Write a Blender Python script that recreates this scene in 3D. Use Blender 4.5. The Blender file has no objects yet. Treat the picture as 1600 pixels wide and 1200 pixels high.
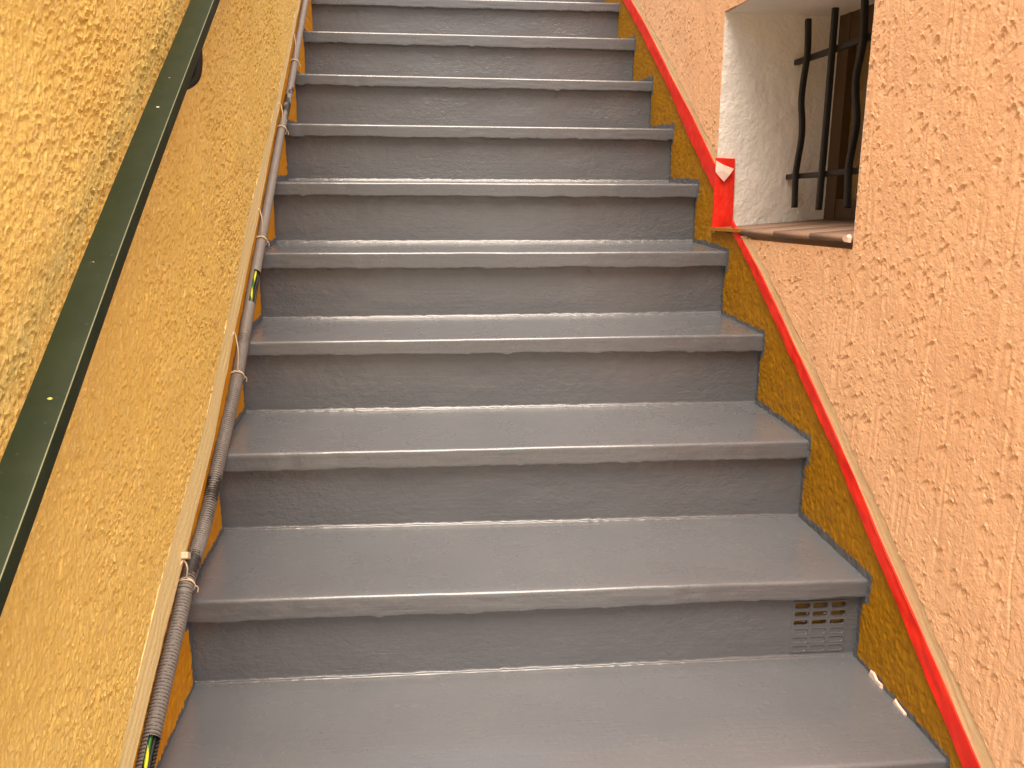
import bpy, bmesh, math, random
import numpy as np
from mathutils import Vector, Matrix

random.seed(7)
RNG = np.random.default_rng(11)
scene = bpy.context.scene
COL = scene.collection

# ------------------------------------------------------------------ measures
RISE, GOING, NOSE_T, OVERHANG = 0.17, 0.29524, 0.0375, 0.0217
SLOPE = RISE / GOING
WR = 1.1946            # plane of the right wall's painted base
WL = -0.008            # plane of the left wall's painted base
FIRST, LAST = -4, 10   # steps; 0 is the one with the vent in its riser
GROUND_Z = RISE * (FIRST - 1)
WALL_Y0, WALL_Y1, WALL_TOP = -1.0, 3.7, 1.75

def line(y):
    return np.asarray(y) * SLOPE
def wall_top(y):                # coping steps up with the stairs
    return np.maximum(WALL_TOP, line(y) + .70)

# ------------------------------------------------------------------ object helpers
def tag(o, label=None, cat=None, group=None, kind=None):
    if label: o['label'] = label
    if cat: o['category'] = cat
    if group: o['group'] = group
    if kind: o['kind'] = kind
    return o

def empty(name, loc):
    o = bpy.data.objects.new(name, None)
    COL.objects.link(o)
    o.location = loc
    o.empty_display_size = 0.1
    return o

def link(name, me, material, parent=None, smooth=True):
    o = bpy.data.objects.new(name, me)
    COL.objects.link(o)
    if material: me.materials.append(material)
    if smooth:
        me.polygons.foreach_set('use_smooth', [True] * len(me.polygons))
    if parent:
        o.parent = parent
        o.location = -Vector(parent.location)
    return o

def np_mesh(name, verts, quads, attrs=None):
    me = bpy.data.meshes.new(name)
    verts = np.asarray(verts, np.float32)
    quads = np.asarray(quads, np.int32)
    n, m = len(verts), len(quads)
    me.vertices.add(n)
    me.vertices.foreach_set('co', verts.ravel())
    me.loops.add(m * 4)
    me.loops.foreach_set('vertex_index', quads.ravel())
    me.polygons.add(m)
    me.polygons.foreach_set('loop_start', np.arange(0, m * 4, 4, dtype=np.int32))
    me.polygons.foreach_set('loop_total', np.full(m, 4, np.int32))
    me.update(calc_edges=True)
    me.validate()
    if attrs:
        for k, v in attrs.items():
            a = me.attributes.new(k, 'FLOAT', 'POINT')
            a.data.foreach_set('value', np.asarray(v, np.float32))
    return me

class Acc:
    """collects grids into one mesh"""
    def __init__(s): s.v, s.q, s.n, s.a = [], [], 0, []
    def grid(s, P, flip=False, a=None):
        r, c = P.shape[:2]
        s.v.append(P.reshape(-1, 3))
        s.a.append(np.zeros(r * c) if a is None else np.asarray(a).reshape(-1))
        i = np.arange(r * c).reshape(r, c) + s.n
        q = np.stack([i[:-1, :-1], i[:-1, 1:], i[1:, 1:], i[1:, :-1]], -1).reshape(-1, 4)
        if flip: q = q[:, ::-1]
        s.q.append(q); s.n += r * c
    def box(s, x0, x1, y0, y1, z0, z1):
        c = [np.array(p, float) for p in ((x0,y0,z0),(x1,y0,z0),(x1,y1,z0),(x0,y1,z0),(x0,y0,z1),(x1,y0,z1),(x1,y1,z1),(x0,y1,z1))]
        s.hexa(c)
    def hexa(s, c):
        for f in ((0,3,2,1),(4,5,6,7),(0,1,5,4),(1,2,6,5),(2,3,7,6),(3,0,4,7)):
            s.v.append(np.array([c[k] for k in f])); s.a.append(np.zeros(4))
            s.q.append(np.arange(4)[None] + s.n); s.n += 4
    def mesh(s, name, attr=None):
        return np_mesh(name, np.concatenate(s.v), np.concatenate(s.q), {attr: np.concatenate(s.a)} if attr else None)

def bm_link(name, bm, material, parent=None, smooth=True):
    me = bpy.data.meshes.new(name)
    bm.normal_update()
    bm.to_mesh(me); bm.free()
    return link(name, me, material, parent, smooth)

def bevelled_box(name, size, centre, material, parent=None, bev=0.002, rot=None):
    bm = bmesh.new()
    bmesh.ops.create_cube(bm, size=1)
    bmesh.ops.scale(bm, vec=size, verts=bm.verts)
    bmesh.ops.bevel(bm, geom=bm.edges[:], offset=bev, segments=2, affect='EDGES', profile=.7)
    if rot: bmesh.ops.transform(bm, matrix=rot, verts=bm.verts)
    bmesh.ops.translate(bm, vec=centre, verts=bm.verts)
    return bm_link(name, bm, material, parent, smooth=False)

def sweep(path, section, ref):
    """section points (a, b) carried along path; a along ref x tangent, b along the other normal"""
    path = np.asarray(path, float); sec = np.asarray(section, float)
    t = np.gradient(path, axis=0); t /= np.linalg.norm(t, axis=1)[:, None]
    A = np.cross(np.asarray(ref, float)[None], t); A /= np.linalg.norm(A, axis=1)[:, None]
    B = np.cross(t, A)
    P = path[:, None] + A[:, None] * sec[None, :, :1] + B[:, None] * sec[None, :, 1:]
    r, c = P.shape[:2]
    i = np.arange(r * c).reshape(r, c); j = np.roll(i, -1, axis=1)
    q = np.stack([i[:-1], j[:-1], j[1:], i[1:]], -1).reshape(-1, 4)
    return P.reshape(-1, 3), q, P

def capped(name, path, section, ref, material, parent=None, smooth=True):
    v, q, P = sweep(path, section, ref)
    bm = bmesh.new()
    vs = [bm.verts.new(p) for p in v]
    for f in q:
        bm.faces.new([vs[k] for k in f])
    c = len(section)
    bm.faces.new(vs[:c][::-1]); bm.faces.new(vs[-c:])
    bmesh.ops.recalc_face_normals(bm, faces=bm.faces)
    return bm_link(name, bm, material, parent, smooth)

def rounded_rect(w, h, r, n=3):
    out = []
    for cx, cy, a0 in ((w/2-r, h/2-r, 0), (-w/2+r, h/2-r, 90), (-w/2+r, -h/2+r, 180), (w/2-r, -h/2+r, 270)):
        for k in range(n + 1):
            a = math.radians(a0 + 90 * k / n)
            out.append((cx + r * math.cos(a), cy + r * math.sin(a)))
    return out

def circle(r, n):
    return [(r * math.cos(2*math.pi*k/n), r * math.sin(2*math.pi*k/n)) for k in range(n)]

def smooth_path(pts, step):
    """Catmull-Rom through pts, resampled evenly"""
    p = [np.array(a, float) for a in pts]
    p = [2*p[0]-p[1]] + p + [2*p[-1]-p[-2]]
    out = []
    for k in range(1, len(p) - 2):
        for s in np.linspace(0, 1, 40, endpoint=False):
            a, b, c, d = p[k-1:k+3]
            out.append(.5*((2*b)+(-a+c)*s+(2*a-5*b+4*c-d)*s*s+(-a+3*b-3*c+d)*s**3))
    out.append(p[-2]); out = np.array(out)
    L = np.concatenate([[0], np.cumsum(np.linalg.norm(np.diff(out, axis=0), axis=1))])
    u = np.arange(0, L[-1], step)
    return np.stack([np.interp(u, L, out[:, k]) for k in range(3)], 1), u

# ------------------------------------------------------------------ noise rasters
def vnoise(nr, nc, sr, sc, rng):
    """smooth value noise in [-1,1], cell size sr x sc samples"""
    gr, gc = int(nr / sr) + 3, int(nc / sc) + 3
    G = rng.uniform(-1, 1, (gr, gc)).astype(np.float32)
    r = np.arange(nr) / sr; ir = r.astype(int); fr = r - ir; fr = (fr*fr*(3-2*fr))[:, None]
    A = G[ir] * (1 - fr) + G[ir + 1] * fr
    c = np.arange(nc) / sc; ic = c.astype(int); fc = c - ic; fc = (fc*fc*(3-2*fc))[None]
    return (A[:, ic] * (1 - fc) + A[:, ic + 1] * fc).astype(np.float32)

def sheared(nr, nc, sr, sc, k, rng):
    pad = int(abs(k) * nr) + 4
    N = vnoise(nr, nc + pad, sr, sc, rng)
    sh = (np.arange(nr) * abs(k)).astype(int)
    if k < 0: sh = sh[::-1]
    return N[np.arange(nr)[:, None], np.arange(nc)[None] + sh[:, None]]

RES = 0.00125

class Raster:
    def __init__(s, y0, y1, z0, z1):
        s.y0, s.z0 = y0, z0
        s.nc, s.nr = int((y1 - y0) / RES) + 2, int((z1 - z0) / RES) + 2
        s.H = np.zeros((s.nr, s.nc), np.float32)
    def __call__(s, y, z):
        c = np.clip((y - s.y0) / RES, 0, s.nc - 1.01); r = np.clip((z - s.z0) / RES, 0, s.nr - 1.01)
        ic, ir = c.astype(int), r.astype(int); fc, fr = c - ic, r - ir
        H = s.H
        return (H[ir, ic]*(1-fr)*(1-fc) + H[ir+1, ic]*fr*(1-fc) + H[ir, ic+1]*(1-fr)*fc + H[ir+1, ic+1]*fr*fc)
    def stamp(s, cy, cz, w, L, D, k, lip=.4):
        """one tear left by the trowel: abrupt arched upper edge, running out downwards"""
        R = int((max(w, L) * 1.5 + .006) / RES)
        c0, r0 = int((cy - s.y0) / RES), int((cz - s.z0) / RES)
        a, b, e, f = max(r0-R, 0), min(r0+R//2, s.nr), max(c0-R, 0), min(c0+R, s.nc)
        if a >= b or e >= f: return
        z = (np.arange(a, b)[:, None] - r0) * RES; y = (np.arange(e, f)[None] - c0) * RES
        v = -z; u = y + k * v
        q = v - (np.abs(u) / w) ** 1.5 * L * .6
        side = np.clip(1.15 - np.abs(u) / w, 0, 1)
        dep = np.where(q > 0, np.clip(q / .0010, 0, 1) * np.exp(-q / (L * .34)), 0) * side
        up = np.where(q <= 0, np.exp(q / .0016), 0) * side * lip
        s.H[a:b, e:f] += (D * (up - dep)).astype(np.float32)
    def pit(s, cy, cz, a_, b_, D, th):
        R = int(max(a_, b_) * 1.9 / RES) + 1
        c0, r0 = int((cy - s.y0) / RES), int((cz - s.z0) / RES)
        a, b, e, f = max(r0-R, 0), min(r0+R, s.nr), max(c0-R, 0), min(c0+R, s.nc)
        if a >= b or e >= f: return
        z = (np.arange(a, b)[:, None] - r0) * RES; y = (np.arange(e, f)[None] - c0) * RES
        u = (y*math.cos(th) + z*math.sin(th)) / a_; v = (-y*math.sin(th) + z*math.cos(th)) / b_
        s.H[a:b, e:f] -= (D * np.exp(-(u*u + v*v) ** 1.5)).astype(np.float32)

# right wall: plaster dragged down, arched tears
RW = Raster(-1.02, 2.6, -0.6, 2.1)
r_ = np.random.default_rng(3)
n, m = RW.nr, RW.nc
RW.H += .0016 * vnoise(n, m, 96, 72, r_) + .0006 * sheared(n, m, 44, 12, .12, r_) + .0009 * vnoise(n, m, 76, 5, r_) * np.clip(vnoise(n, m, 76, 30, r_) * 3, 0, 1)
RW.H += .0003 * vnoise(n, m, 7, 6, r_) + .0002 * vnoise(n, m, 3, 3, r_)
dens = vnoise(n, m, 110, 95, r_)
for _ in range(26000):
    y, z = r_.uniform(-1.0, 2.5), r_.uniform(-.5, 2.0)
    if not (line(y) + .05 < z < line(y) + 1.3): continue
    dd = dens[int((z + .6) / RES), int((y + 1.02) / RES)]
    if r_.uniform(-1.2, .9) > dd + .3: continue
    big = r_.random() ** 2.2
    RW.stamp(y, z, .0022 + .0095 * big * r_.uniform(.6, 1.2), .005 + .019 * big, (.0023 + .0031 * big) * r_.uniform(.6, 1.2), r_.normal(-.45, .4), .5)
for _ in range(9000):
    y, z = r_.uniform(-1.0, 2.5), r_.uniform(-.5, 2.0)
    if line(y) + .05 < z < line(y) + 1.3:
        RW.pit(y, z, r_.uniform(.0015, .004), r_.uniform(.0009, .0016), r_.uniform(.0010, .0028), r_.uniform(.2, 1.4))
# hairline crack near the lower right of the view
cr = np.array([(-.389, .30), (-.3886, .272), (-.384, .245), (-.3866, .23), (-.3855, .20), (-.3866, .183), (-.3925, .155), (-.3944, .14), (-.4005, .11), (-.4028, .086), (-.400, .06)])
for k in range(len(cr) - 1):
    for s in np.linspace(0, 1, 30):
        p = cr[k] * (1 - s) + cr[k+1] * s
        RW.pit(p[0] + random.uniform(-.0006, .0006), p[1], .0017, .0014, .0009, 0)

# left wall: coarser, sponge-like with pitted clusters and slanting drag marks
LW = Raster(-1.02, 2.6, -0.6, 2.1)
n, m = LW.nr, LW.nc
l_ = np.random.default_rng(5)
clus = vnoise(n, m, 180, 200, l_) + .6 * vnoise(n, m, 75, 90, l_)
def cells(mm_r, mm_c): return mm_r / 1000 / RES, mm_c / 1000 / RES
LW.H += .0016 * vnoise(n, m, *cells(90, 95), l_) + .0007 * sheared(n, m, *cells(24, 11), .5, l_) + .0005 * sheared(n, m, *cells(40, 6), .3, l_)
LW.H += .0005 * vnoise(n, m, *cells(6, 5), l_) + .0004 * vnoise(n, m, *cells(3.2, 2.8), l_)
PD = np.zeros_like(LW.H)          # depth of the pits, deepest wins
def lpit(cy, cz, w, L, D, k):
    R = int((max(w, L) * 1.5 + .003) / RES)
    c0, r0 = int((cy - LW.y0) / RES), int((cz - LW.z0) / RES)
    a, b, e, f = max(r0-R, 0), min(r0+R//2, n), max(c0-R, 0), min(c0+R, m)
    if a >= b or e >= f: return
    z = (np.arange(a, b)[:, None] - r0) * RES; y = (np.arange(e, f)[None] - c0) * RES
    v = -z; u = y + k * v
    q = v - (np.abs(u) / w) ** 1.6 * L * .5
    side = np.clip(1.2 - np.abs(u) / w, 0, 1)
    d = np.where(q > 0, np.exp(-q / (L * .45)), -.45 * np.exp(np.minimum(q, 0) / .0014)) * side * D
    P_ = PD[a:b, e:f]
    P_[...] = np.where(np.abs(d) > np.abs(P_), d, P_)
for _ in range(150000):
    y, z = l_.uniform(-1.0, 2.4), l_.uniform(-.5, 2.05)
    if not (line(y) + .1 < z < line(y) + 1.35): continue
    dd = clus[int((z + .6) / RES), int((y + 1.02) / RES)]
    if l_.uniform(-.6, 1.1) > .7 * dd + .42: continue
    big = l_.random() ** 3
    lpit(y, z, .0020 + .0042 * big, .0035 + .0060 * big, (.0027 + .0046 * big) * (1 + .45 * float(np.clip(dd, -.5, 1.2))) * l_.uniform(.55, 1.15), l_.normal(.25, .6))
LW.H -= PD
for _ in range(6500):
    y, z = l_.uniform(-1.0, 2.4), l_.uniform(-.5, 2.05)
    if not (line(y) + .1 < z < line(y) + 1.35): continue
    big = l_.random() ** 2
    LW.stamp(y, z, .003 + .008 * big, .007 + .018 * big, (.0020 + .0024 * big) * l_.uniform(.6, 1.1), l_.normal(.55, .4), .4)

# old painted render of the bases
BA = Raster(-1.02, 2.6, -0.7, 1.9)
n, m = BA.nr, BA.nc
b_ = np.random.default_rng(9)
BA.H += .0007 * vnoise(n, m, 18, 10, b_) + .0009 * vnoise(n, m, 7, 4, b_) + .0006 * vnoise(n, m, 3.5, 3, b_) + .0008 * vnoise(n, m, 80, 64, b_)

for _ in range(26000):
    y, v = b_.uniform(-1.0, 2.4), b_.uniform(-.27, .16)
    big = b_.random() ** 2.5
    if b_.random() < .6: BA.stamp(y, line(y) + v, .0018 + .005 * big, .0035 + .008 * big, (.0008 + .0014 * big), b_.normal(-.3, .6), .5)
    else: BA.pit(y, line(y) + v, .0018, .0013, .0018, b_.uniform(0, 3))

# ------------------------------------------------------------------ materials
class NT:
    def __init__(s, name):
        s.m = bpy.data.materials.new(name); s.m.use_nodes = True
        s.t = s.m.node_tree; s.b = s.t.nodes['Principled BSDF']
    def n(s, typ, **kw):
        nd = s.t.nodes.new(typ)
        for k, v in kw.items():
            if k in nd.inputs: s.put(nd.inputs[k], v)
            else: setattr(nd, k, v)
        return nd
    def put(s, sock, v):
        if isinstance(v, bpy.types.NodeSocket): s.t.links.new(v, sock)
        else: sock.default_value = v
    def co(s, scale=(1, 1, 1), rot=(0, 0, 0)):
        g = s.n('ShaderNodeNewGeometry'); mp = s.n('ShaderNodeMapping')
        s.put(mp.inputs['Vector'], g.outputs['Position']); mp.inputs['Scale'].default_value = scale; mp.inputs['Rotation'].default_value = rot
        return mp.outputs[0]
    def noise(s, scale, detail=4, rough=.55, vec=None, dist=0):
        nd = s.n('ShaderNodeTexNoise'); nd.inputs['Scale'].default_value = scale; nd.inputs['Detail'].default_value = detail
        nd.inputs['Roughness'].default_value = rough; nd.inputs['Distortion'].default_value = dist
        s.put(nd.inputs['Vector'], vec if vec is not None else s.co())
        return nd.outputs['Fac']
    def ramp(s, fac, stops):
        nd = s.n('ShaderNodeValToRGB'); s.put(nd.inputs[0], fac)
        e = nd.color_ramp.elements
        while len(e) < len(stops): e.new(.5)
        for k, (p, c) in enumerate(stops):
            e[k].position = p; e[k].color = (c, c, c, 1) if isinstance(c, (int, float)) else (*c, 1)
        return nd.outputs[0]
    def mix(s, fac, a, b):
        nd = s.n('ShaderNodeMix', data_type='RGBA'); s.put(nd.inputs[0], fac)
        for sock, v in ((nd.inputs[6], a), (nd.inputs[7], b)):
            s.put(sock, v if isinstance(v, bpy.types.NodeSocket) else (*v, 1))
        return nd.outputs[2]
    def math(s, op, a, b=0.0, clamp=False):
        nd = s.n('ShaderNodeMath', operation=op, use_clamp=clamp); s.put(nd.inputs[0], a); s.put(nd.inputs[1], b)
        return nd.outputs[0]
    def attr(s, name):
        return s.n('ShaderNodeAttribute', attribute_name=name).outputs['Fac']
    def bump(s, h, dist, strength=1.0, prev=None):
        nd = s.n('ShaderNodeBump'); s.put(nd.inputs['Height'], h); nd.inputs['Distance'].default_value = dist; nd.inputs['Strength'].default_value = strength
        if prev is not None: s.put(nd.inputs['Normal'], prev)
        return nd.outputs[0]
    def out(s, color=None, rough=None, normal=None, **kw):
        if color is not None: s.put(s.b.inputs['Base Color'], color if isinstance(color, bpy.types.NodeSocket) else (*color, 1))
        if rough is not None: s.put(s.b.inputs['Roughness'], rough)
        if normal is not None: s.put(s.b.inputs['Normal'], normal)
        for k, v in kw.items(): s.put(s.b.inputs[k], v)
        return s.m

def m_stucco(name, a, b, dusty):
    t = NT(name)
    big = t.noise(3.0, 4); mid = t.noise(38, 5)
    c = t.mix(t.ramp(big, [(.35, 0.0), (.68, 1.0)]), a, b)
    c = t.mix(t.ramp(mid, [(.5, 0.0), (.75, .5)]), c, dusty)
    nb = t.bump(t.noise(700, 3), .0007, .6)
    nb = t.bump(t.noise(260, 3, .6), .0022, .7, nb)
    return t.out(c, .82, nb, **{'Specular IOR Level': .25})

M = {}
M['peach'] = m_stucco('peach_stucco', (.84, .49, .27), (.86, .525, .30), (.88, .59, .37))
M['yellow'] = m_stucco('yellow_stucco', (.83, .575, .150), (.84, .60, .185), (.85, .65, .27))

def m_band(name, a, b):
    t = NT(name)
    st = t.noise(1, 5, .6, t.co((3, 60, 260), (math.radians(-29.9), 0, 0)))
    c = t.mix(t.ramp(st, [(.35, 0.0), (.7, 1.0)]), a, b)
    return t.out(c, .7, t.bump(st, .0015, .5), **{'Specular IOR Level': .3})
M['peach_band'] = m_band('smooth_peach_plaster', (.76, .52, .28), (.82, .61, .36))
M['yellow_band'] = m_band('smooth_cream_plaster', (.82, .64, .27), (.86, .74, .42))

def grey_nodes(t):
    """thick gloss floor paint: colour, roughness, bump"""
    big = t.noise(2.6, 4); fl = t.noise(60, 4)
    c = t.mix(t.ramp(big, [(.35, 0.0), (.7, 1.0)]), (.102, .109, .121), (.119, .126, .138))
    c = t.mix(t.ramp(fl, [(.55, 0.0), (.8, .35)]), c, (.130, .138, .149))
    rg = t.ramp(t.noise(7, 5), [(.3, .20), (.7, .36)])
    brush = t.noise(1, 4, .6, t.co((9, 190, 190)))
    peel = t.noise(120, 3, .5)
    dabs = t.noise(34, 3, .5, t.co((1, 1.6, 1.6)), .6)
    nb = t.bump(brush, .0011, .55)
    nb = t.bump(peel, .0009, .6, nb)
    t.dabs = dabs
    return c, rg, nb
t = NT('grey_floor_paint'); c, rg, nb = grey_nodes(t)
M['grey'] = t.out(c, rg, nb, **{'Specular IOR Level': .55, 'Coat Weight': .5, 'Coat Roughness': .14})
t = NT('grey_riser_paint'); c, rg, nb = grey_nodes(t)
patchy = t.ramp(t.noise(3.2, 3), [(.35, .15), (.65, 1.0)])
st = t.noise(1, 3, .55, t.co((75, 110, 110)), .8)
nb = t.bump(t.math('MULTIPLY', st, patchy), .0026, .9, nb)
nb = t.bump(t.noise(1, 2, .5, t.co((30, 45, 45)), .4), .0014, .5, nb)
M['grey_riser'] = t.out(c, .3, nb, **{'Specular IOR Level': .6, 'Coat Weight': .5, 'Coat Roughness': .15})

# ochre base coat, overlapped by the grey paint along the steps ("edge" = distance to the step outline, m)
def m_base(name, a, b):
    t = NT(name)
    c = t.mix(t.ramp(t.noise(30, 5), [(.35, 0.0), (.7, 1.0)]), a, b)
    g, rg, nbg = grey_nodes(t)
    wob = t.noise(1, 5, .65, t.co((1, 90, 90)))
    low = t.noise(1, 3, .5, t.co((1, 14, 14)))
    lim = t.math('ADD', t.math('MULTIPLY', wob, .022), t.math('MULTIPLY', low, .014))
    lim = t.math('SUBTRACT', lim, .0035)
    f = t.math('SUBTRACT', lim, t.attr('edge'))
    f = t.math('MULTIPLY', f, 900, clamp=True)
    c = t.mix(f, c, g)
    nb = t.bump(t.noise(240, 4), .0014, .6)
    return t.out(c, .6, nb, **{'Specular IOR Level': .22})
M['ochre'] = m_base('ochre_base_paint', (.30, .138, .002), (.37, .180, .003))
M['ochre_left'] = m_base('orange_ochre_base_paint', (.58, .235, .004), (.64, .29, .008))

t = NT('white_reveal_plaster')
c = t.mix(t.ramp(t.noise(9, 5), [(.4, 0.0), (.75, 1.0)]), (.80, .76, .69), (.85, .81, .75))
M['reveal'] = t.out(c, .75, t.bump(t.noise(160, 5), .0022, .7))

t = NT('dark_green_rail_paint')
c = t.mix(t.ramp(t.noise(25, 5), [(.4, 0.0), (.75, 1.0)]), (.013, .023, .009), (.020, .030, .012))
c = t.mix(t.ramp(t.noise(160, 2), [(.70, 0.0), (.74, .5)]), c, (.06, .06, .035))
M['rail'] = t.out(c, t.ramp(t.noise(18, 4), [(.3, .46), (.7, .6)]), t.bump(t.noise(150, 4), .0005, .3), **{'Specular IOR Level': .2})
M['edge_highlight'] = NT('rail_edge_highlight').out((.17, .17, .09), .4)
M['ochre_plain'] = NT('ochre_lip_paint').out((.40, .17, .01), .5)

t = NT('black_iron')
c = t.mix(t.noise(60, 4), (.006, .006, .006), (.013, .011, .009))
M['iron'] = t.out(c, .55, t.bump(t.noise(140, 4), .0008, .6))

t = NT('brown_window_wood')
c = t.mix(t.noise(1, 5, .6, t.co((60, 60, 5))), (.050, .026, .008), (.090, .050, .016))
M['wood'] = t.out(c, .5, t.bump(t.noise(1, 5, .6, t.co((120, 120, 8))), .0008, .5))

t = NT('dusty_pane_reflection')
c = t.mix(t.ramp(t.noise(5, 5, .6, None, 1.0), [(.35, 0.0), (.7, 1.0)]), (.15, .095, .022), (.27, .18, .06))  # dusty glass with the yellow wall's reflection painted into its olive colour
M['pane'] = t.out(c, t.ramp(t.noise(12, 4), [(.3, .18), (.7, .4)]), None)

t = NT('brown_sill_tile')
c = t.mix(t.noise(1, 5, .6, t.co((30, 6, 30))), (.20, .118, .075), (.30, .19, .125))
M['tile'] = t.out(c, .55, t.bump(t.noise(90, 4), .001, .5))

t = NT('red_masking_tape')
c = t.mix(t.ramp(t.noise(26, 4), [(.4, 0.0), (.7, 1.0)]), (.76, .012, .003), (.86, .030, .006))
M['tape'] = t.out(c, .5, t.bump(t.noise(1, 4, .6, t.co((50, 160, 50))), .0014, .5))

t = NT('peeling_tape_back')
M['tapeback'] = t.out(t.mix(t.noise(60, 3), (.80, .56, .47), (.86, .66, .57)), .5, t.bump(t.noise(120, 3), .001, .5))

t = NT('grey_painted_conduit')
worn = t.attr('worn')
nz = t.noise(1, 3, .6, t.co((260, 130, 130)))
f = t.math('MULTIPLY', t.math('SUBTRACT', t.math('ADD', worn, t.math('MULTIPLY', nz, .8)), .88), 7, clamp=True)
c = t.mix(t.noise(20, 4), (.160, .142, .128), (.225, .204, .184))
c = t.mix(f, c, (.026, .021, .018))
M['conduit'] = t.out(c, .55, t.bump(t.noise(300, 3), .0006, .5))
M['liner'] = NT('black_conduit_inside').out((.010, .010, .010), .6)

t = NT('earth_wire_insulation')
w = t.noise(1, 0, 0, t.co((160, 9, 9)))
c = t.mix(t.ramp(t.attr('stripe'), [(.48, 0.0), (.52, 1.0)]), (.60, .62, .015), (.03, .14, .02))
M['wire'] = t.out(c, .35, None)

t = NT('off_white_tie')
M['tie'] = t.out(t.mix(t.noise(80, 3), (.60, .47, .32), (.74, .62, .46)), .6, t.bump(t.noise(300, 3), .0005, .6))

t = NT('bare_pink_plaster')
M['bare'] = t.out(t.mix(t.noise(80, 4), (.72, .50, .40), (.80, .62, .52)), .85, t.bump(t.noise(200, 4), .001, .6))

t = NT('yellow_paint_speck'); M['speck'] = t.out((.62, .40, .06), .6)
t = NT('pale_paint_speck'); M['pale'] = t.out((.55, .56, .42), .6)
t = NT('vent_cavity'); M['cavity'] = t.out(t.mix(t.noise(40, 4), (.30, .17, .03), (.42, .25, .06)), .8)

t = NT('alley_paving')
c = t.mix(t.noise(4, 5), (.30, .27, .23), (.40, .36, .30))
c = t.mix(t.ramp(t.noise(90, 4), [(.5, 0.0), (.75, .5)]), c, (.20, .18, .16))
M['paving'] = t.out(c, .85, t.bump(t.noise(120, 5), .003, .6))

t = NT('plain_render')
M['render'] = t.out(t.mix(t.noise(3, 5), (.66, .43, .22), (.72, .49, .27)), .85, t.bump(t.noise(120, 5), .003, .7))

# ------------------------------------------------------------------ ground
gr = Acc()
k = np.array([-60., -12, -4, -1.3, 0, 1.3, 4, 12, 60])
Y, X = np.meshgrid(k, k, indexing='ij')
gr.grid(np.stack([X, Y, np.full_like(X, GROUND_Z)], -1))
tag(link('ground', gr.mesh('ground'), M['paving']), 'pale paving at the foot of the stairs', None, None, 'structure')

# ------------------------------------------------------------------ staircase
# small irregularities of each hand-made step: (left dz, right dz, thickness left, thickness right)
DZ = {-1: (.004, .0045, .038, .038), 0: (.002, -.0025, .041, .0353), 1: (-.0007, .0019, .0367, .039), 2: (-.0026, .0047, .0315, .0406),
      3: (-.0004, .0025, .0398, .0401), 4: (-.0023, .0005, .0357, .0391), 5: (-.0025, -.0037, .036, .0352), 6: (-.0009, -.0056, .035, .0328),
      7: (.0016, .0008, .038, .0419), 8: (.0015, .0015, .033, .0342)}
def dz(i):
    return DZ.get(i, (0, 0, .0375, .0375))

stairs = empty('staircase', (WR / 2, -GOING, -RISE))
tag(stairs, 'flight of grey gloss painted steps climbing between yellow and peach walls', 'staircase')
NX = 330
XS = np.linspace(WL - .012, WR + .006, NX)
US = (XS - XS[0]) / (XS[-1] - XS[0])
srng = np.random.default_rng(21)

def wob(n, cells, amp):
    return amp * vnoise(1, n, 2, n / cells, srng)[0]

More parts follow.
